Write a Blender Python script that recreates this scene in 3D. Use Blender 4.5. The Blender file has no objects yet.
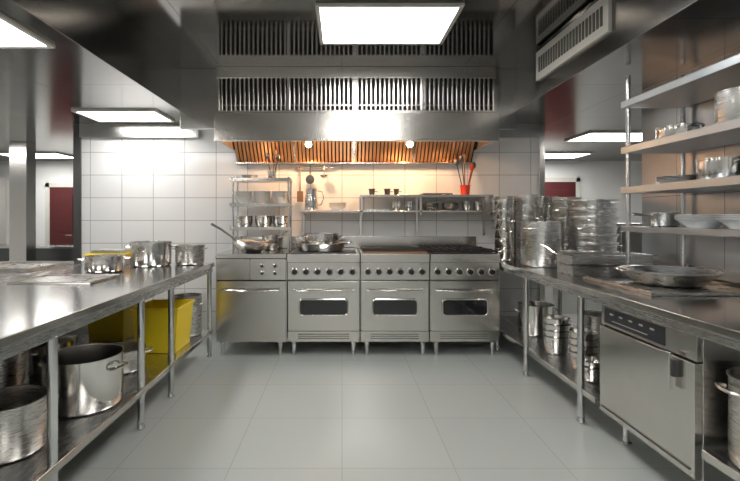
import bpy, math, random
from mathutils import Vector, Matrix
random.seed(3)
S=bpy.context.scene
D=bpy.data

# ------------------------------------------------------------------ materials
def newmat(name):
    m=D.materials.new(name); m.use_nodes=True
    nt=m.node_tree; b=nt.nodes['Principled BSDF']
    return m,nt,b
def simple(name,col,rough=.5,metal=0,em=None,es=0,coat=0):
    m,nt,b=newmat(name)
    b.inputs['Base Color'].default_value=(*col,1); b.inputs['Roughness'].default_value=rough
    b.inputs['Metallic'].default_value=metal
    if coat: b.inputs['Coat Weight'].default_value=coat
    if em: b.inputs['Emission Color'].default_value=(*em,1); b.inputs['Emission Strength'].default_value=es
    tc=nt.nodes.new('ShaderNodeTexCoord'); n=nt.nodes.new('ShaderNodeTexNoise'); n.inputs['Scale'].default_value=9
    nt.links.new(tc.outputs['Object'],n.inputs['Vector'])
    r=nt.nodes.new('ShaderNodeMapRange'); r.inputs['To Min'].default_value=max(0,rough-.03); r.inputs['To Max'].default_value=min(1,rough+.03)
    nt.links.new(n.outputs['Fac'],r.inputs['Value']); nt.links.new(r.outputs['Result'],b.inputs['Roughness'])
    return m
def steel(name,col,rough,stretch=(1,1,60),var=.04,scale=14):
    m,nt,b=newmat(name); N=nt.nodes; L=nt.links
    b.inputs['Metallic'].default_value=1
    tc=N.new('ShaderNodeTexCoord'); mp=N.new('ShaderNodeMapping'); mp.inputs['Scale'].default_value=stretch
    n=N.new('ShaderNodeTexNoise'); n.inputs['Scale'].default_value=scale; n.inputs['Detail'].default_value=2
    L.new(tc.outputs['Object'],mp.inputs['Vector']); L.new(mp.outputs['Vector'],n.inputs['Vector'])
    r=N.new('ShaderNodeMapRange'); r.inputs['To Min'].default_value=max(.03,rough-.04); r.inputs['To Max'].default_value=rough+.04
    L.new(n.outputs['Fac'],r.inputs['Value']); L.new(r.outputs['Result'],b.inputs['Roughness'])
    mx=N.new('ShaderNodeMix'); mx.data_type='RGBA'
    mx.inputs[6].default_value=(*[c*(1-var) for c in col],1); mx.inputs[7].default_value=(*[min(1,c*(1+var)) for c in col],1)
    L.new(n.outputs['Fac'],mx.inputs[0]); L.new(mx.outputs[2],b.inputs['Base Color'])
    return m
def grid(name,col,col2,mortar,w,h,axes,rough,metal=0,msize=.004,offset=0,bump=.3,wav=0):
    m,nt,b=newmat(name); N=nt.nodes; L=nt.links
    tc=N.new('ShaderNodeTexCoord'); sp=N.new('ShaderNodeSeparateXYZ'); cb=N.new('ShaderNodeCombineXYZ')
    L.new(tc.outputs['Object'],sp.inputs[0]); L.new(sp.outputs[axes[0]],cb.inputs[0]); L.new(sp.outputs[axes[1]],cb.inputs[1])
    br=N.new('ShaderNodeTexBrick'); br.offset=offset; br.squash=1
    br.inputs['Scale'].default_value=1; br.inputs['Brick Width'].default_value=w; br.inputs['Row Height'].default_value=h
    br.inputs['Mortar Size'].default_value=msize; br.inputs['Mortar Smooth'].default_value=.2
    br.inputs['Color1'].default_value=(*col,1); br.inputs['Color2'].default_value=(*col2,1); br.inputs['Mortar'].default_value=(*mortar,1)
    L.new(cb.outputs[0],br.inputs['Vector']); L.new(br.outputs['Color'],b.inputs['Base Color'])
    b.inputs['Metallic'].default_value=metal; b.inputs['Roughness'].default_value=rough
    if bump>0:
        n=N.new('ShaderNodeTexNoise'); n.inputs['Scale'].default_value=1.5; n.inputs['Detail'].default_value=0; L.new(tc.outputs['Object'],n.inputs['Vector'])
        ma=N.new('ShaderNodeMath'); ma.operation='MULTIPLY'; ma.inputs[1].default_value=-1; L.new(br.outputs['Fac'],ma.inputs[0])
        ad=N.new('ShaderNodeMath'); ad.operation='MULTIPLY_ADD'; ad.inputs[1].default_value=wav
        L.new(n.outputs['Fac'],ad.inputs[0]); L.new(ma.outputs[0],ad.inputs[2])
        bp=N.new('ShaderNodeBump'); bp.inputs['Strength'].default_value=bump; bp.inputs['Distance'].default_value=.003
        L.new(ad.outputs[0],bp.inputs['Height']); L.new(bp.outputs['Normal'],b.inputs['Normal'])
    return m
M={}
M['steel']=steel('brushed_steel',(.70,.68,.65),.18,(1,1,40))
M['steelv']=steel('steel_vertical_grain',(.68,.66,.63),.21,(40,1,1))
M['table']=steel('worktop_steel',(.66,.655,.645),.16,(40,1,40),.02)
M['shelf']=steel('shelf_steel',(.55,.545,.535),.27,(30,1,30))
M['shelfe']=steel('shelf_edge_steel',(.56,.60,.64),.34,(1,1,20))
M['pot']=steel('polished_pot_steel',(.76,.74,.71),.16,(1,1,30))
M['potd']=steel('worn_aluminium',(.58,.56,.53),.28,(1,1,20))
M['satin']=steel('satin_steel',(.70,.69,.675),.28,(1,1,30))
M['dark']=steel('dark_steel',(.13,.13,.13),.35)
M['leg']=steel('leg_steel',(.72,.72,.72),.20,(1,1,2))
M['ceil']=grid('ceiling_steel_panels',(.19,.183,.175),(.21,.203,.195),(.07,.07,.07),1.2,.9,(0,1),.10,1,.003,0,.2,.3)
M['soff']=grid('soffit_steel',(.29,.283,.275),(.32,.313,.305),(.10,.10,.10),1.2,.8,(1,0),.16,1,.003,0,.2,.3)
M['hood']=steel('hood_steel',(.74,.71,.67),.20,(1,40,40))
M['filter']=steel('baffle_filter_warm_glow',(.85,.50,.27),.30,(1,1,1))  # orange base colour carries the warm glow of the hood bulbs
M['black']=simple('black_void',(.008,.008,.008),.6)
M['knob']=simple('black_plastic',(.015,.015,.016),.3)
M['glass']=simple('oven_glass',(.012,.012,.014),.06,0,coat=.5)
M['iron']=simple('cast_iron',(.02,.02,.02),.55,.3)
M['red']=simple('red_plastic',(.60,.05,.015),.35)
M['reddoor']=simple('red_painted_door',(.085,.012,.012),.5)
M['yellow']=simple('yellow_plastic',(.88,.66,.02),.4)
M['orange']=simple('orange_plastic',(.80,.30,.04),.5)
M['white']=simple('white_ceramic',(.82,.82,.80),.15,coat=.3)
M['cream']=simple('cream_enamel',(.62,.60,.55),.4)
M['slotd']=simple('vent_slot',(.10,.095,.08),.6)
M['wood']=simple('wood',(.22,.12,.06),.5)
M['paint']=simple('white_painted_wall',(.75,.745,.73),.5)
M['tile']=grid('white_wall_tile',(.75,.745,.74),(.78,.775,.77),(.42,.42,.41),.36,.26,(0,2),.12,0,.0045,0,.3,.1)
M['wallp']=grid('steel_wall_panel',(.53,.55,.57),(.57,.59,.61),(.20,.20,.20),.42,1.5,(1,2),.32,1,.003,0,.15,.1)
M['floor']=grid('floor_epoxy_tile',(.395,.42,.40),(.405,.43,.41),(.325,.345,.33),.6,.6,(0,1),.25,0,.003,0,0,0)
M['lamp']=simple('light_panel_diffuser',(1,1,1),.5,0,(1,.985,.955),15)
M['bulb']=simple('warm_bulb',(1,.8,.5),.5,0,(1,.66,.34),70)
M['label']=simple('control_panel_label',(.03,.03,.035),.2)
M['ltext']=simple('label_print',(.25,.25,.24),.5)

# ------------------------------------------------------------------ mesh builder
import bmesh
class B:
    def __init__(s,name,bevel=.003):
        s.n=name;s.v=[];s.f=[];s.m=[];s.ml=[];s.bev=bevel
    def mi(s,k):
        if k not in s.ml:s.ml.append(k)
        return s.ml.index(k)
    def add(s,vs,fs,k):
        o=len(s.v);i=s.mi(k);s.v+=[tuple(p) for p in vs]
        for f in fs:s.f.append(tuple(a+o for a in f));s.m.append(i)
    def box(s,x0,x1,y0,y1,z0,z1,k):
        vs=[(x0,y0,z0),(x1,y0,z0),(x1,y1,z0),(x0,y1,z0),(x0,y0,z1),(x1,y0,z1),(x1,y1,z1),(x0,y1,z1)]
        s.add(vs,[(0,3,2,1),(4,5,6,7),(0,1,5,4),(1,2,6,5),(2,3,7,6),(3,0,4,7)],k); return s
    def lathe(s,c,prof,k,seg=36,axis='Z',scale=(1,1)):
        vs=[];fs=[];n=len(prof)
        for j in range(seg):
            a=2*math.pi*j/seg
            for r,z in prof:
                x,y=r*math.cos(a)*scale[0],r*math.sin(a)*scale[1]
                if axis=='Z':p=(c[0]+x,c[1]+y,c[2]+z)
                elif axis=='Y':p=(c[0]+x,c[1]+z,c[2]-y)
                else:p=(c[0]+z,c[1]+x,c[2]+y)
                vs.append(p)
        for j in range(seg):
            j2=(j+1)%seg
            for i in range(n-1):
                if prof[i][0]<1e-6 and prof[i+1][0]<1e-6: continue
                fs.append((j*n+i,j2*n+i,j2*n+i+1,j*n+i+1))
        s.add(vs,fs,k);return s
    def tube(s,pts,r,k,seg=10,closed=False):
        P=[Vector(p) for p in pts];n=len(P);rs=r if isinstance(r,(list,tuple)) else [r]*n
        vs=[];fs=[];up=None
        for i in range(n):
            if closed:t=(P[(i+1)%n]-P[i-1]).normalized()
            else:t=(P[min(i+1,n-1)]-P[max(i-1,0)]).normalized()
            if up is None:
                up=Vector((0,0,1)) if abs(t.z)<.9 else Vector((1,0,0))
            a=(up-t*up.dot(t)).normalized();up=a;b=t.cross(a)
            for j in range(seg):
                q=2*math.pi*j/seg;vs.append(P[i]+a*math.cos(q)*rs[i]+b*math.sin(q)*rs[i])
        for i in range(n if closed else n-1):
            i2=(i+1)%n
            for j in range(seg):
                j2=(j+1)%seg;fs.append((i*seg+j,i*seg+j2,i2*seg+j2,i2*seg+j))
        if not closed:
            fs.append(tuple(range(seg))[::-1]);fs.append(tuple((n-1)*seg+j for j in range(seg)))
        s.add(vs,fs,k);return s
    def done(s):
        me=D.meshes.new(s.n);me.from_pydata(s.v,[],s.f)
        bm=bmesh.new();bm.from_mesh(me)
        bmesh.ops.recalc_face_normals(bm,faces=bm.faces);bm.to_mesh(me);bm.free()
        for k in s.ml:me.materials.append(M[k])
        me.polygons.foreach_set('material_index',s.m)
        me.polygons.foreach_set('use_smooth',[True]*len(me.polygons))
        me.set_sharp_from_angle(angle=math.radians(35))
        o=D.objects.new(s.n,me);S.collection.objects.link(o)
        if s.bev:
            b=o.modifiers.new('bevel','BEVEL');b.width=s.bev;b.segments=2;b.limit_method='ANGLE';b.angle_limit=math.radians(50);b.harden_normals=True
        return o

def arc_handle(b,c,r,z,ang,w=.05,out=.045,rr=.006,k='pot',up=0):
    d=Vector((math.cos(ang),math.sin(ang),0));t=Vector((-d.y,d.x,0));c=Vector((c[0],c[1],z))
    pts=[]
    for u in [-1,-.97,-.8,-.45,0,.45,.8,.97,1]:
        o={1:-.004,.97:.35,.8:.8,.45:.97,0:1}[abs(u)]
        pts.append(c+d*(r+out*o)+t*w*u+Vector((0,0,up*max(o,0))))
    b.tube(pts,rr,k,8)
def long_handle(b,c,r,z,ang,L=.25,k='pot',rise=.08,rr=.009):
    d=Vector((math.cos(ang),math.sin(ang),0));c=Vector((c[0],c[1],z))
    pts=[c+d*(r-.004),c+d*(r+.04)+Vector((0,0,rise*.25)),c+d*(r+L*.6)+Vector((0,0,rise*.7)),c+d*(r+L)+Vector((0,0,rise))]
    b.tube(pts,[rr*.8,rr*.8,rr,rr*1.15],k,8)
def vessel(b,c,r,h,k='pot',t=.004,taper=1.0,lip=.006,cr=.02,seg=40):
    rb=r*taper
    pr=[(0,0),(rb-cr,0),(rb-cr*.3,cr*.3),(rb,cr),(r,h-lip*1.2),(r+lip,h-lip*.9),(r+lip,h),(r-t,h),(r-t-.001,h-.006),(rb-t,cr+t),(rb-cr-t,t*1.2),(0,t*1.2)]
    b.lathe(c,pr,k,seg)
def pot(name,x,y,z,r,h,k='pot',taper=1,ang=.3,handles=2,hz=.78,lid=False,long=None,w=.05,out=.045,rr=.006,L=.25):
    b=B(name,0); vessel(b,(x,y,z),r,h,k,taper=taper)
    if long is not None: long_handle(b,(x,y),r,z+h*hz,long,L,k=k)
    elif handles:
        arc_handle(b,(x,y),r,z+h*hz,ang,w,out,rr,k,.008);arc_handle(b,(x,y),r,z+h*hz,ang+math.pi,w,out,rr,k,.008)
    if lid:
        b.lathe((x,y,z+h),[(r+.004,-.004),(r+.006,.004),(r*.8,.016),(r*.4,.026),(0,.03)],k,40)
        b.tube([(x-.04,y,z+h+.022),(x-.038,y,z+h+.05),(x+.038,y,z+h+.05),(x+.04,y,z+h+.022)],.006,k,8)
    return b.done()

# ------------------------------------------------------------------ room shell
ZL=2.40; ZH=2.825
B('floor',0).box(-7.5,6.2,-2.6,8.5,-.1,0,'floor').done()
B('ceiling',0).box(-1.62,1.74,-2.6,5.15,ZH,ZH+.08,'ceil').done()
B('soffit_left',.004).box(-7.5,-1.62,-2.6,8.5,ZL,ZH+.08,'soff').done()
B('soffit_right',.004).box(1.74,6.2,-2.6,8.5,ZL,ZH+.08,'soff').done()
B('wall_back',0).box(-2.98,2.25,5.15,5.33,0,ZH,'tile').done()
B('wall_far',0).box(-7.5,6.2,8.5,8.6,0,ZL,'paint').done()
B('wall_left',0).box(-7.6,-7.5,-2.6,8.5,0,ZL,'paint').done()
B('wall_front',0).box(-7.5,6.2,-2.7,-2.6,0,ZH,'paint').done()
B('wall_right',0).box(2.5,2.62,-2.6,3.75,0,ZL,'wallp').done()
B('wall_right_far',0).box(6.2,6.3,-2.6,8.5,0,ZL,'paint').done()
B('trim_1').box(-3.06,-2.98,5.12,5.34,0,ZL,'dark').done()
B('trim_2').box(2.25,2.31,5.12,5.34,0,ZL,'steelv').done()
B('trim_3').box(-2.98,-1.63,5.10,5.15,2.24,ZL,'shelf').done()
B('trim_4').box(1.75,2.25,5.10,5.15,2.24,ZL,'shelf').done()
B('trim_5').box(2.485,2.5,.7,3.75,.90,1.0,'steel').done()
def door(n,x0,x1,z):
    b=B(n);y=8.497
    b.box(x0-.08,x0,y-.04,y,0,z+.08,'cream').box(x1,x1+.08,y-.04,y,0,z+.08,'cream').box(x0-.08,x1+.08,y-.04,y,z,z+.08,'cream')
    b.box(x0,x1,y-.03,y,0,z,'reddoor').box(x0+.12,x1-.12,y-.036,y-.03,.2,.9,'reddoor').box(x0+.12,x1-.12,y-.036,y-.03,1.05,z-.15,'reddoor')
    b.tube([(x1-.1,y-.03,1.0),(x1-.1,y-.08,1.0),(x1-.22,y-.08,1.0)],.012,'steel');b.done()
door('door_1',-5.5,-4.95,1.90);door('door_2',3.7,4.4,2.0)
B('steel_column').box(-4.66,-4.42,6.3,6.5,0,ZL,'steelv').done()
B('steel_column').box(-5.9,-5.7,6.5,6.7,0,ZL,'steelv').done()

def panel(x0,x1,y0,y1,z):
    b=B('ceiling_light_panel',.002)
    b.box(x0,x1,y0,y1,z-.012,z,'lamp')
    f=.03
    b.box(x0-f,x0,y0-f,y1+f,z-.02,z,'cream').box(x1,x1+f,y0-f,y1+f,z-.02,z,'cream').box(x0,x1,y0-f,y0,z-.02,z,'cream').box(x0,x1,y1,y1+f,z-.02,z,'cream')
    b.done()
panel(-.155,.82,3.15,3.80,ZH);panel(-.165,.86,.9,1.6,ZH);panel(-.165,.86,-1.4,-.7,ZH)  # last two panels are out of view, added as extra room light
for x0,y0,w_,d_ in [(-2.8,2.12,1.0,.63),(-2.64,4.46,.78,.45),(-2.8,-.4,1.05,.67),(-5.7,7.4,1,.6),(-5.7,5.0,1,.6),(-5.6,2.3,1,.6),(-5.6,-.3,1,.6),  # panels at negative y are unseen, added light behind the camera
    (3.1,5.6,1,.6),(3.1,3.2,1,.6),(3.1,7.4,1,.6)]:
    panel(x0,x0+w_,y0,y0+d_,ZL)

b=B('air_vent',.002)
b.box(1.715,1.74,2.90,3.98,2.54,2.79,'cream')
for i in range(22):
    y=2.96+i*.0445
    b.box(1.709,1.716,y,y+.026,2.60,2.73,'slotd')
b.done()

# ------------------------------------------------------------------ hood
hx0,hx1=-1.22,1.50
b=B('extractor_hood',.003)
b.box(hx0,hx1,4.30,4.33,2.08,2.34,'hood')
b.box(hx0,hx1,4.285,4.33,2.065,2.085,'hood')
b.box(hx0,hx0+.03,4.33,5.14,2.08,2.34,'hood').box(hx1-.03,hx1,4.33,5.14,2.08,2.34,'hood')
b.box(hx0,hx1,4.33,5.14,2.32,2.35,'hood')
b.box(hx0,hx1,4.50,5.14,2.35,ZH,'black')
b.box(hx0-.02,hx1+.02,4.44,4.50,2.71,ZH,'hood')
b.box(hx0-.02,hx1+.02,4.40,4.50,2.345,2.385,'hood')
for sx in [hx0-.02,-.545,.115,.785,hx1-.01]:
    b.box(sx,sx+.03,4.44,4.50,2.385,2.71,'hood')
n=60
for i in range(n):
    x=hx0+.02+(hx1-hx0-.03)*i/n
    b.box(x,x+.017,4.455,4.49,2.385,2.71,'hood')
b.box(hx0,hx1,4.450,4.46,2.44,2.452,'hood')
p0=Vector((0,5.10,1.95));p1=Vector((0,4.80,2.32));d=p1-p0
nrm=Vector((0,-d.z,-abs(d.y))).normalized()
nf=64
for i in range(nf):
    x=hx0+.04+(hx1-hx0-.08)*i/nf
    vs=[]
    for xx in (x,x+.028):
        for p in (p0,p1):
            for o in (0,.02): vs.append(Vector((xx,p.y,p.z))+nrm*o)
    b.add(vs,[(0,1,3,2),(4,6,7,5),(0,4,5,1),(2,3,7,6),(1,5,7,3),(0,2,6,4)],'filter')
b.add([(hx0+.03,5.11,1.95),(hx1-.03,5.11,1.95),(hx1-.03,4.81,2.33),(hx0+.03,4.81,2.33)],[(0,1,2,3)],'black')
b.box(hx0+.03,hx1-.03,5.04,5.14,1.935,1.955,'hood')
for sx in [-.545,.115,.785]:
    b.add([(sx,5.07,1.95),(sx+.03,5.07,1.95),(sx+.03,4.77,2.32),(sx,4.77,2.32)],[(0,1,2,3)],'hood')
for lx in (-.36,.73):
    b.lathe((lx,4.84,2.16),[(.055,.05),(.05,0),(.035,-.015),(.0,-.02)],'hood',24)
    b.lathe((lx,4.84,2.145),[(0,-.055),(.02,-.05),(.034,-.03),(.03,-.008),(.018,0)],'bulb',20)
b.done()
for lx,e in ((-.36,28),(.73,28),(.18,4),(-.95,4),(1.25,4)):  # bright pair match the bulbs; weak three are added ambient fill without fixtures
    l=D.lights.new('hood_lamp_and_fill','SPOT');l.energy=e;l.color=(1,.60,.33);l.shadow_soft_size=.05;l.spot_size=math.radians(150);l.spot_blend=.6
    o=D.objects.new('hood_lamp_and_fill',l);o.location=(lx,4.68,2.14);o.rotation_euler=(math.radians(55),0,0);S.collection.objects.link(o)
B('hood_bulkhead_panel').box(-1.62,hx0-.022,4.5,4.54,2.22,ZH,'steel').done()
B('hood_bulkhead_panel').box(hx1+.022,1.74,4.5,4.54,2.22,ZH,'steel').done()

# ------------------------------------------------------------------ ranges
def legs4(b,x0,x1,y0,y1,z,k='leg'):
    for x in (x0+.06,x1-.06):
        for y in (y0,y1):
            b.lathe((x,y,0),[(0,0),(.018,0),(.02,.01),(.016,.03),(.026,z),(0,z)],k,16)
def knob(b,x,y,z,r=.028):
    b.lathe((x,y,z),[(r*1.35,0),(r*1.35,-.004),(r*1.1,-.006)],'pot',20,'Y')
    b.lathe((x,y,z),[(r,-.004),(r,-.012),(r*.85,-.03),(r*.8,-.034),(0,-.035)],'knob',20,'Y')
    b.box(x-.003,x+.003,y-.04,y-.03,z-r*.7,z+r*.8,'knob')
def hbar(b,x0,x1,y,z,out=.045,r=.011):
    b.tube([(x0,y+.002,z),(x0,y-out*.8,z),(x0+.012,y-out,z),(x1-.012,y-out,z),(x1,y-out*.8,z),(x1,y+.002,z)],r,'pot',10)
def grate(b,x0,x1,y0,y1,z):
    t=.012
    b.box(x0,x1,y0,y0+t,z,z+.018,'iron').box(x0,x1,y1-t,y1,z,z+.018,'iron').box(x0,x0+t,y0,y1,z,z+.018,'iron').box(x1-t,x1,y0,y1,z,z+.018,'iron')
    cx,cy=(x0+x1)/2,(y0+y1)/2
    b.box(cx-.006,cx+.006,y0,y1,z+.004,z+.024,'iron').box(x0,x1,cy-.006,cy+.006,z+.004,z+.024,'iron')
    for f in (.25,.75):
        b.box(x0+(x1-x0)*f-.005,x0+(x1-x0)*f+.005,y0,y1,z+.004,z+.022,'iron')
    b.lathe((cx,cy,z-.01),[(.06,0),(.06,.015),(.04,.02),(0,.02)],'iron',20)
def rr_(x0,x1,z0,z1,r,y):
    pts=[]
    for cx,cz,a0 in ((x1-r,z1-r,0),(x0+r,z1-r,90),(x0+r,z0+r,180),(x1-r,z0+r,270)):
        for q in range(5):
            a=math.radians(a0+q*22.5);pts.append((cx+r*math.cos(a),y,cz+r*math.sin(a)))
    return pts
def rng(x0,x1,top):
    b=B('oven_range',.003); e=.005;x0+=e;x1-=e
    b.box(x0,x1,4.36,5.03,.13,.93,'steel')
    b.box(x0,x1,4.315,5.03,.905,.985,'steel')
    b.box(x0,x1,4.335,4.37,.735,.900,'steelv')
    nk=6;w=x1-x0
    for i in range(nk):
        knob(b,x0+.07+(w-.14)*i/(nk-1),4.335,.812)
    b.box(x0+.008,x1-.008,4.325,4.365,.245,.722,'steelv')
    b.box(x0,x1,4.35,4.36,.725,.735,'black').box(x0,x1,4.35,4.36,.236,.245,'black')
    wx0,wx1,wz0,wz1=x0+.12,x1-.12,.40,.545
    g=rr_(wx0,wx1,wz0,wz1,.03,4.320)
    b.add(g,[tuple(range(len(g)))],'glass')
    b.tube(rr_(wx0-.004,wx1+.004,wz0-.004,wz1+.004,.034,4.322),.008,'pot',8,True)
    hbar(b,x0+.06,x1-.06,4.325,.635)
    b.box(x0,x1,4.345,4.37,.135,.236,'steelv')
    for q in range(3): b.box(x0+.1,x1-.1,4.343,4.346,.165+q*.02,.172+q*.02,'dark')
    legs4(b,x0,x1,4.36,4.98,.13)
    if top=='flat':
        b.box(x0+.03,x1-.03,4.37,5.0,.985,.994,'dark')
    elif top=='grill':
        b.box(x0+.03,x1-.03,4.36,5.0,.985,.99,'black')
        for i in range(26):
            xx=x0+.04+(w-.09)*i/25;b.box(xx,xx+.011,4.36,5.0,.99,1.012,'iron')
        b.box(x0+.02,x1-.02,4.335,4.36,.985,1.005,'wood')
    else:
        b.box(x0+.02,x1-.02,4.36,5.0,.985,.99,'black')
        for i in range(2):
            for j in range(2):
                grate(b,x0+.03+i*.315,x0+.335+i*.315,4.36+j*.31,4.66+j*.31,1.0)
    b.done()
rng(-.53,.175,'flat');rng(.175,.845,'grill');rng(.845,1.52,'burner')
B('backsplash_panel').box(-1.22,1.52,5.10,5.148,.9,1.12,'steel').done()
b=B('griddle_cabinet',.003);x0,x1=-1.216,-.536
b.box(x0,x1,4.36,5.03,.13,.93,'steel').box(x0,x1,4.315,5.03,.945,.985,'steel').box(x0,x1,4.34,4.4,.93,.95,'dark')
b.box(x0+.01,x0+.325,4.33,4.37,.735,.935,'steelv').box(x0+.34,x1-.01,4.33,4.37,.735,.935,'steelv')
b.box(x0+.005,x1-.005,4.35,4.36,.722,.735,'black')
b.box(x0+.40,x1-.06,4.326,4.335,.77,.90,'steel')
for i in range(2):
    for j in range(2): knob(b,x0+.45+i*.125,4.326,.80+j*.07,.016)
b.box(x0+.01,x1-.01,4.325,4.37,.14,.722,'steelv')
hbar(b,x0+.06,x1-.06,4.325,.635,.05,.013)
b.box(x0+.03,x1-.03,4.322,4.326,.18,.56,'steelv')
legs4(b,x0,x1,4.36,4.98,.13)
b.done()

b=B('storage_rack',.002)
for x in (-1.16,-.57):
    for y in (4.79,5.01): b.tube([(x,y,.986),(x,y,1.77)],.011,'leg',10)
for z in (1.20,1.45,1.72):
    b.box(-1.19,-.545,4.77,5.03,z,z+.02,'shelf')
    b.box(-1.19,-.545,4.765,4.775,z,z+.035,'steel')
b.done()
b=B('wall_shelf',.002)
b.box(.20,1.63,4.84,5.14,1.555,1.58,'steel').box(.20,1.63,4.86,5.14,1.39,1.41,'steel')
b.box(-.45,.20,4.86,5.14,1.39,1.412,'steel')
for x in (.20,.84,1.60):
    b.box(x,x+.025,4.86,4.885,1.36,1.56,'steel').box(x,x+.025,5.12,5.14,1.13,1.56,'steel')
b.box(-.45,-.425,4.88,5.14,1.36,1.39,'steel').box(-.45,-.425,5.12,5.14,1.13,1.39,'steel')
b.done()

def bowls(name,x,y,z,r,h,n,dz,k='white',taper=.45):
    b=B(name,0)
    for i in range(n): vessel(b,(x,y,z+i*dz),r,h,k,taper=taper,lip=.003,cr=.012,seg=32)
    return b.done()
for x in (-1.07,-.87,-.67): bowls('white_bowl_stack',x,4.89,1.471,.093,.08,4,.022)
for x in (-1.06,-.85,-.66): bowls('steel_dish_stack',x,4.89,1.221,.095,.06,5,.018,'pot',.8)
bowls('baking_tin',-1.03,4.89,1.741,.11,.035,2,.015,'potd',.9)
def spoons(b,c,lst,sp=3.2):
    for dx,dy,L,k in lst:
        p=(c[0]+dx*.6,c[1]+dy,c[2]+.02);q=(c[0]+dx*sp,c[1]+dy*1.5,c[2]+L)
        b.tube([p,q],.006,k,8)
        b.lathe((q[0],q[1],q[2]),[(0,-.035),(.018,-.025),(.026,0),(.018,.03),(0,.04)],k,14,scale=(1,.35))
b=B('utensil_jar',0);c=(-.76,4.90,1.741);vessel(b,c,.05,.10,'pot',taper=.9,cr=.008)
spoons(b,c,((-.02,0,.26,'dark'),(.01,.02,.30,'wood'),(.025,0,.24,'dark')),2.5);b.done()
b=B('water_pitcher',0);c=(-.34,5.0,1.413)
b.lathe(c,[(0,0),(.07,0),(.075,.01),(.072,.12),(.06,.2),(.066,.24),(.062,.24),(.056,.2),(.068,.12),(.07,.012),(0,.008)],'pot')
b.tube([(-.27,5.0,1.63),(-.22,5.0,1.62),(-.205,5.0,1.55),(-.23,5.0,1.48),(-.268,5.0,1.47)],.007,'pot');b.done()
bowls('white_bowl_stack',-.05,5.0,1.413,.10,.05,3,.018,'white',.6)
b=B('utensil_rail',0);b.tube([(-.52,5.09,1.90),(-.1,5.09,1.90)],.008,'pot')
for x in (-.52,-.1): b.tube([(x,5.09,1.90),(x,5.148,1.90)],.007,'pot')
def rail_utensil(b,x,z0,L,kind,k='dark'):
    y=5.075
    b.tube([(x,y+.012,z0+.008),(x,y-.01,z0+.015),(x,y-.015,z0-.01),(x,y-.02,z0-L)],.006,k,8)
    if kind=='ladle':
        b.lathe((x,y-.055,z0-L-.03),[(0,0),(.025,.004),(.042,.02),(.048,.04),(.045,.04),(.038,.02),(0,.006)],k,20)
    elif kind=='spat': b.box(x-.035,x+.035,y-.024,y-.02,z0-L-.11,z0-L+.01,k)
    else: b.lathe((x,y-.02,z0-L-.06),[(.0,-.012),(.045,-.01),(.05,0),(.045,.008),(0,.01)],k,20,'Y')
rail_utensil(b,-.47,1.90,.28,'spat','wood');rail_utensil(b,-.36,1.90,.08,'skim');rail_utensil(b,-.20,1.90,.10,'ladle','pot')
b.done()
b=B('utensil_crock',0);c=(1.36,4.97,1.581)
vessel(b,c,.055,.11,'red',taper=.85,cr=.008)
spoons(b,c,((-.03,0,.36,'dark'),(.0,.02,.42,'wood'),(.03,0,.33,'dark'),(.02,-.02,.3,'red'),(-.015,-.02,.40,'dark')))
b.done()
for x,r in ((.33,.035),(.50,.035),(.60,.03)):
    b=B('sauce_jug',0);vessel(b,(x,4.97,1.581),r,.07,'dark',taper=.8,cr=.008);arc_handle(b,(x,4.97),r*.9,1.62,0,.015,.03,.004,'dark')
    b.done()
B('baking_tray').box(.88,1.2,4.88,5.1,1.581,1.6,'dark').done()
B('baking_tray').box(.26,.5,4.89,5.1,1.411,1.425,'potd').done()
for x in (.60,.74): bowls('steel_cup_stack',x,4.99,1.411,.05,.06,3,.02,'pot',.8)
for x in (.98,1.2): bowls('steel_dish_stack',x,4.99,1.411,.095,.04,4,.015,'pot',.8)
for x in (1.38,1.51): bowls('steel_cup_stack',x,4.99,1.411,.05,.06,3,.02,'potd',.8)

b=B('wok',0);c=(-.90,4.58,.986)
b.lathe(c,[(0,0),(.07,0),(.15,.04),(.205,.10),(.215,.115),(.209,.116),(.145,.045),(.065,.006),(0,.005)],'potd',40)
long_handle(b,c,.20,c[2]+.1,math.radians(165),.28,'dark',.18,.012);arc_handle(b,c,.205,c[2]+.1,math.radians(-10),.04,.04,.006,'dark')
b.done()
b=B('braising_pan',0);c=(-.22,4.64,.995)
vessel(b,c,.26,.085,'pot',taper=.9,lip=.01)
arc_handle(b,c,.26,c[2]+.07,0,.06,.05,.008,'pot',.02);arc_handle(b,c,.26,c[2]+.07,math.pi,.06,.05,.008,'pot',.02)
vessel(b,(c[0]+.01,c[1]+.02,c[2]+.006),.175,.17,'pot');arc_handle(b,(c[0]+.01,c[1]+.02),.175,c[2]+.14,.2,.04,.04,.006,'pot',.01)
arc_handle(b,(c[0]+.01,c[1]+.02),.175,c[2]+.14,.2+math.pi,.04,.04,.006,'pot',.01)
b.done()
pot('sieve_pan',-.78,4.90,.986,.09,.16,'potd',long=math.radians(15),L=.1)
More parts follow.
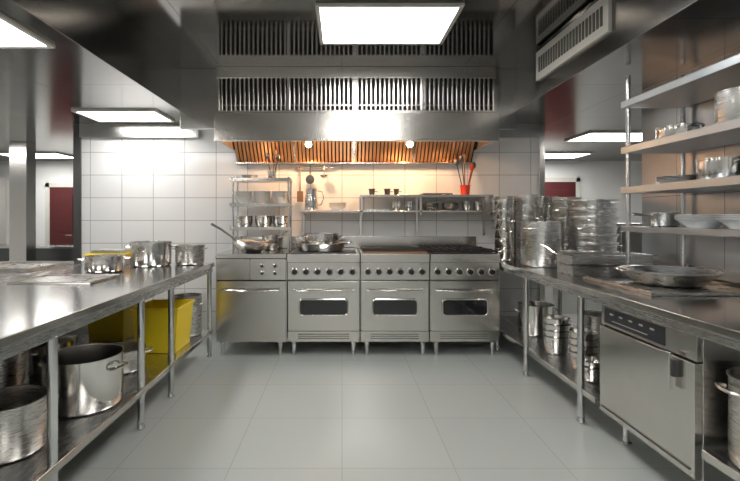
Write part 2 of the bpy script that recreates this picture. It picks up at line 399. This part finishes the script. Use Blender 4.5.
# ------------------------------------------------------------------ left table
def legt(b,x,y,z,r=.022):
    b.tube([(x,y,.04),(x,y,z)],r,'leg',16);b.lathe((x,y,0),[(0,0),(.02,0),(.026,.012),(.02,.04),(0,.04)],'leg',16)
b=B('prep_table',.004)
b.box(-2.40,-1.235,.7,4.36,.862,.90,'table')
b.box(-2.39,-1.25,.72,4.35,.81,.862,'shelf')
for y in (.85,1.97,2.84,3.34,4.30):
    legt(b,-1.268,y,.82);legt(b,-2.35,y,.82)
b.box(-2.38,-1.25,.72,4.33,.235,.262,'shelf');b.box(-1.253,-1.243,.72,4.33,.225,.265,'steel')
b.done()
b=B('prep_table',.004)
b.box(-4.1,-2.43,.9,4.5,.862,.90,'table');b.box(-4.08,-2.45,.95,4.45,.80,.862,'shelf')
b.box(-2.50,-2.46,.95,4.45,.10,.80,'dark')
for y in (1.0,2.7,4.4): legt(b,-2.48,y,.81);legt(b,-4.0,y,.81)
b.box(-4.05,-2.5,.95,4.45,.235,.262,'shelf')
b.done()
pot('saucepan',-1.93,3.66,.901,.145,.125,'pot',ang=.5)
pot('stockpot',-1.73,4.08,.901,.175,.215,'pot',ang=.2,w=.04)
pot('stockpot',-1.42,4.2,.901,.13,.18,'potd',ang=0,w=.04,out=.03)
b=B('bread_crate',.006);b.box(-2.30,-1.98,4.05,4.3,.901,.94,'potd').box(-2.29,-1.99,4.06,4.29,.94,.985,'orange').box(-2.32,-1.96,4.03,4.32,.985,1.01,'yellow').box(-2.28,-2.0,4.07,4.28,1.01,1.04,'potd');b.done()
b=B('baking_tray');b.box(-3.1,-2.5,3.6,4.2,.901,.91,'potd');b.box(-3.1,-2.5,3.6,3.61,.91,.93,'potd').box(-3.1,-2.5,4.19,4.2,.91,.93,'potd').box(-3.1,-3.09,3.6,4.2,.91,.93,'potd').box(-2.51,-2.5,3.6,4.2,.91,.93,'potd');b.done()
B('cutting_board',.006).box(-3.3,-2.6,2.9,3.3,.901,.925,'wood').done()
b=B('baking_sheet',.002);b.box(-2.2,-1.65,2.95,3.35,.901,.905,'potd').box(-2.2,-1.65,2.95,2.96,.905,.915,'potd').box(-2.2,-1.65,3.34,3.35,.905,.915,'potd').box(-2.2,-2.19,2.96,3.34,.905,.915,'potd').box(-1.66,-1.65,2.96,3.34,.905,.915,'potd');b.done()
zs=.263
pot('stockpot',-1.49,2.60,zs,.205,.29,'pot',ang=-.15,w=.06,out=.05,rr=.009)
pot('casserole_pot',-1.56,3.20,zs,.15,.15,'potd',ang=.3)
def bin_(name,x,y,z,w,d,h,k):
    b=B(name,.012)
    a=.87
    def ring(s,zz):return [(x-w/2*s,y-d/2*s,zz),(x+w/2*s,y-d/2*s,zz),(x+w/2*s,y+d/2*s,zz),(x-w/2*s,y+d/2*s,zz)]
    o=ring(a,z)+ring(1,z+h)+ring(1.06,z+h)+ring(1.06,z+h+.02)+ring(.96,z+h+.02)+ring(a*.95,z+.015)
    f=[(3,2,1,0)]
    for r in range(5):
        for i in range(4):
            j=(i+1)%4;f.append((r*4+i,r*4+j,r*4+4+j,r*4+4+i))
    f.append((20,21,22,23));b.add(o,f,k);b.done()
bin_('yellow_food_bin',-1.47,3.72,zs,.36,.38,.34,'yellow')
bin_('yellow_food_bin',-2.05,4.08,zs,.34,.4,.42,'yellow')
pot('stockpot',-1.42,4.14,zs,.125,.36,'potd',ang=0,out=.02)
pot('stockpot',-1.69,4.18,zs,.10,.30,'pot',ang=0,handles=0)
pot('stockpot',-1.55,2.08,zs,.16,.24,'potd',ang=.9,w=.05)
pot('saucepan',-1.52,1.66,zs,.16,.26,'potd',ang=.4)
pot('stockpot',-2.05,2.6,zs,.2,.32,'potd',ang=math.pi/2)
pot('lidded_pot',-2.07,2.0,zs,.18,.24,'potd',ang=math.pi/2,lid=True)
pot('lidded_pot',-2.10,3.2,zs,.18,.2,'pot',ang=math.pi/2,lid=True)

# ------------------------------------------------------------------ right table
b=B('prep_counter',.004)
b.box(1.525,2.48,.7,5.08,.862,.90,'table');b.box(1.54,2.46,.72,5.06,.82,.862,'shelf')
for y in (2.93,3.80,4.5,5.0):
    legt(b,1.555,y,.83);legt(b,2.42,y,.83)
legt(b,1.56,.85,.83);legt(b,2.42,.85,.83)
b.box(1.56,2.46,2.76,5.05,.205,.23,'shelf');b.box(1.548,1.562,2.76,5.05,.195,.235,'steel')
b.box(1.56,2.46,.75,1.94,.31,.335,'shelf');b.box(1.548,1.562,.75,1.94,.30,.34,'steel')
b.done()
b=B('undercounter_dishwasher',.005)
b.box(1.59,2.35,1.98,2.72,.17,.818,'steelv')
b.box(1.555,1.59,1.985,2.715,.18,.69,'steelv')
b.box(1.565,1.59,1.985,2.715,.70,.815,'steelv')
b.box(1.580,1.591,1.99,2.71,.69,.70,'black')
b.box(1.561,1.566,2.18,2.68,.715,.805,'label')
for i in range(5): b.box(1.558,1.562,2.25+i*.085,2.28+i*.085,.77,.78,'ltext')
b.box(1.558,1.562,2.3,2.6,.735,.74,'ltext')
b.box(1.53,1.556,2.08,2.14,.60,.68,'dark').box(1.515,1.532,2.09,2.13,.54,.71,'steel')
b.box(1.55,1.556,2.01,2.69,.21,.22,'dark')
for x in (1.68,2.28):
    for y in (2.05,2.66): b.lathe((x,y,0),[(0,0),(.025,0),(.03,.012),(.018,.02),(.018,.17),(0,.17)],'leg',16)
b.done()
pot('stockpot',1.735,1.77,.336,.165,.36,'potd',ang=math.pi*.93,w=.06,out=.045,rr=.009,hz=.85)
pot('stockpot',2.15,1.4,.336,.17,.27,'potd',ang=math.pi/2)
def stack(name,x,y,z,r,h,n,dz,k='pot',taper=.85,ang=.3,lip=.006,hand=True):
    b=B(name,0)
    for i in range(n):
        vessel(b,(x,y,z+i*dz),r,h,k,taper=taper,lip=lip)
        if hand:
            arc_handle(b,(x,y),r,z+i*dz+h*.8,ang+i*.5,.035,.035,.005,k);arc_handle(b,(x,y),r,z+i*dz+h*.8,ang+i*.5+math.pi,.035,.035,.005,k)
    return b.done()
stack('steel_container_stack',1.75,3.68,.231,.10,.14,4,.05,'pot',.8,hand=False)
stack('steel_container_stack',1.76,3.28,.231,.095,.13,4,.05,'pot',.8,hand=False)
stack('steel_container_stack',2.0,3.22,.231,.10,.15,4,.06,'potd',.8,hand=False)
stack('steel_container_stack',1.70,3.06,.231,.08,.1,2,.04,'pot',.8,hand=False)
pot('stockpot',2.15,3.75,.231,.15,.3,'potd',ang=math.pi/2)
pot('stockpot',1.85,4.3,.231,.16,.28,'pot',ang=0)
stack('saucepan_stack',2.2,2.95,.231,.12,.2,2,.12,'potd',.95)
pot('stockpot',1.80,4.06,.901,.175,.40,'satin',ang=.6,hz=.82,w=.05)
stack('saucepan_stack',1.79,4.92,.901,.11,.13,6,.107,'potd',1,ang=math.pi/2)
stack('saucepan_stack',2.15,4.86,.901,.165,.13,6,.105,'pot',.95,ang=1.1)
stack('saucepan_stack',1.91,4.62,.901,.11,.13,6,.107,'satin',.97,ang=.6)
stack('saucepan_stack',1.65,4.58,.901,.095,.12,6,.10,'pot',.97,ang=.6)
stack('saucepan_stack',2.20,4.43,.901,.14,.13,6,.10,'potd',.97,ang=1.6)
stack('steel_pan_stack',2.22,3.99,.901,.19,.14,7,.075,'satin',.93,ang=2.2,lip=.014)
pot('saucepan',1.88,3.75,.901,.075,.16,'pot',handles=0,long=2.5,L=.14)
b=B('gastronorm_container',.004)
for z,h in ((.901,.085),(.97,.085)):
    x0,x1,y0,y1=1.70,2.34,3.34,3.62
    b.box(x0+.02,x1-.02,y0+.02,y1-.02,z,z+.004,'satin')
    b.box(x0+.02,x1-.02,y0+.02,y0+.024,z,z+h,'satin').box(x0+.02,x1-.02,y1-.024,y1-.02,z,z+h,'satin')
    b.box(x0+.02,x0+.024,y0+.02,y1-.02,z,z+h,'satin').box(x1-.024,x1-.02,y0+.02,y1-.02,z,z+h,'satin')
    b.box(x0,x1,y0,y0+.022,z+h-.004,z+h+.002,'pot').box(x0,x1,y1-.022,y1,z+h-.004,z+h+.002,'pot').box(x0,x0+.022,y0,y1,z+h-.004,z+h+.002,'pot').box(x1-.022,x1,y0,y1,z+h-.004,z+h+.002,'pot')
b.done()
b=B('sheet_tray',.002);x0,x1,y0,y1=1.72,2.44,2.50,3.22
b.box(x0,x1,y0,y1,.901,.906,'potd').box(x0,x1,y0,y0+.012,.906,.92,'potd').box(x0,x1,y1-.012,y1,.906,.92,'potd').box(x0,x0+.012,y0,y1,.906,.92,'potd').box(x1-.012,x1,y0,y1,.906,.92,'potd');b.done()
b=B('paella_pan',0);c=(2.10,2.90,.907)
b.lathe(c,[(0,0),(.16,0),(.2,.015),(.26,.085),(.275,.09),(.275,.095),(.258,.092),(.197,.022),(.155,.006),(0,.005)],'satin',48)
arc_handle(b,c,.262,c[2]+.088,math.pi*.95,.05,.05,.007,'pot',.01);arc_handle(b,c,.262,c[2]+.088,-.05*math.pi,.05,.03,.007,'pot',.01);b.done()
# ------------------------------------------------------------------ right shelving
b=B('shelving_unit',.003)
for y in (1.0,2.25,3.24):
    for x in (2.06,2.455): b.tube([(x,y,.9005),(x,y,2.36)],.016,'leg',12)
for z in (1.27,1.55,1.84,2.17):
    t=.03 if z<1.3 else .04
    b.box(2.03,2.48,.9,3.27,z-t,z,'shelfe');b.box(2.025,2.035,.9,3.27,z-t-.004,z+.004,'shelfe')
b.done()
b=B('saucepan',0);c=(2.23,3.12,1.271);vessel(b,c,.10,.10,'potd',taper=.9);long_handle(b,c,.10,1.35,math.radians(190),.14,'potd',.01);b.done()
for y in (2.80,2.48,2.16): bowls('white_serving_dish',2.24,y,1.271,.14,.06,3,.012,'white',.6)
bowls('steel_dish_stack',2.25,3.0,1.551,.13,.03,4,.01,'satin',.8)
pot('saucepan',2.25,2.65,1.551,.13,.13,'pot',ang=math.pi/2,out=.03)
stack('steel_container_stack',2.25,2.3,1.551,.11,.11,2,.04,'pot',.9,hand=False)
pot('stockpot',2.25,2.5,1.841,.14,.2,'satin',ang=math.pi/2,out=.03)
pot('saucepan',2.25,3.0,1.841,.13,.1,'pot',ang=math.pi/2,out=.03)
# ------------------------------------------------------------------ far rooms
b=B('refrigerator',.01);b.box(-7.3,-6.3,7.6,8.45,.1,2.05,'steelv').box(-7.28,-6.82,7.56,7.6,.2,2.0,'steel').box(-6.78,-6.32,7.56,7.6,.2,2.0,'steel')
b.tube([(-6.86,7.56,.9),(-6.86,7.52,.92),(-6.86,7.52,1.4),(-6.86,7.56,1.42)],.012,'pot');b.tube([(-6.74,7.56,.9),(-6.74,7.52,.92),(-6.74,7.52,1.4),(-6.74,7.56,1.42)],.012,'pot')
for x in (-7.2,-6.4):
    for y in (7.7,8.3): b.lathe((x,y,0),[(0,0),(.025,0),(.03,.1),(0,.1)],'leg',12)
b.done()
b=B('pass_counter',.005);b.box(-5.6,-3.3,6.9,7.3,.0,.86,'dark').box(-5.62,-3.28,6.85,7.35,.86,.9,'table').done()
b=B('pass_counter',.005);b.box(2.9,5.5,6.2,6.9,.0,.86,'steelv').box(2.85,5.55,6.15,6.95,.86,.9,'table').done()
b=B('upright_cabinet',.006);b.box(2.75,3.5,4.5,5.2,.1,1.25,'steelv').box(2.72,3.53,4.47,5.23,1.25,1.28,'steel').box(2.78,3.47,4.48,4.5,.15,1.2,'steel')
for x in (2.8,3.45):
    for y in (4.55,5.15): b.lathe((x,y,0),[(0,0),(.025,0),(.03,.1),(0,.1)],'leg',12)
b.done()

# ------------------------------------------------------------------ world, camera
w=D.worlds.new('world');S.world=w;w.use_nodes=True
w.node_tree.nodes['Background'].inputs[0].default_value=(.8,.85,.9,1);w.node_tree.nodes['Background'].inputs[1].default_value=.3
cam=D.cameras.new('camera');co=D.objects.new('camera',cam);S.collection.objects.link(co);S.camera=co
co.location=(0,0,1.34);co.rotation_euler=(math.radians(90),0,0)
cam.sensor_width=36;cam.lens=36*450/740;cam.shift_x=28/740;cam.shift_y=-23.5/740;cam.clip_start=.05
try:
    S.view_settings.view_transform='Standard'
    S.view_settings.look='None'
except Exception: pass
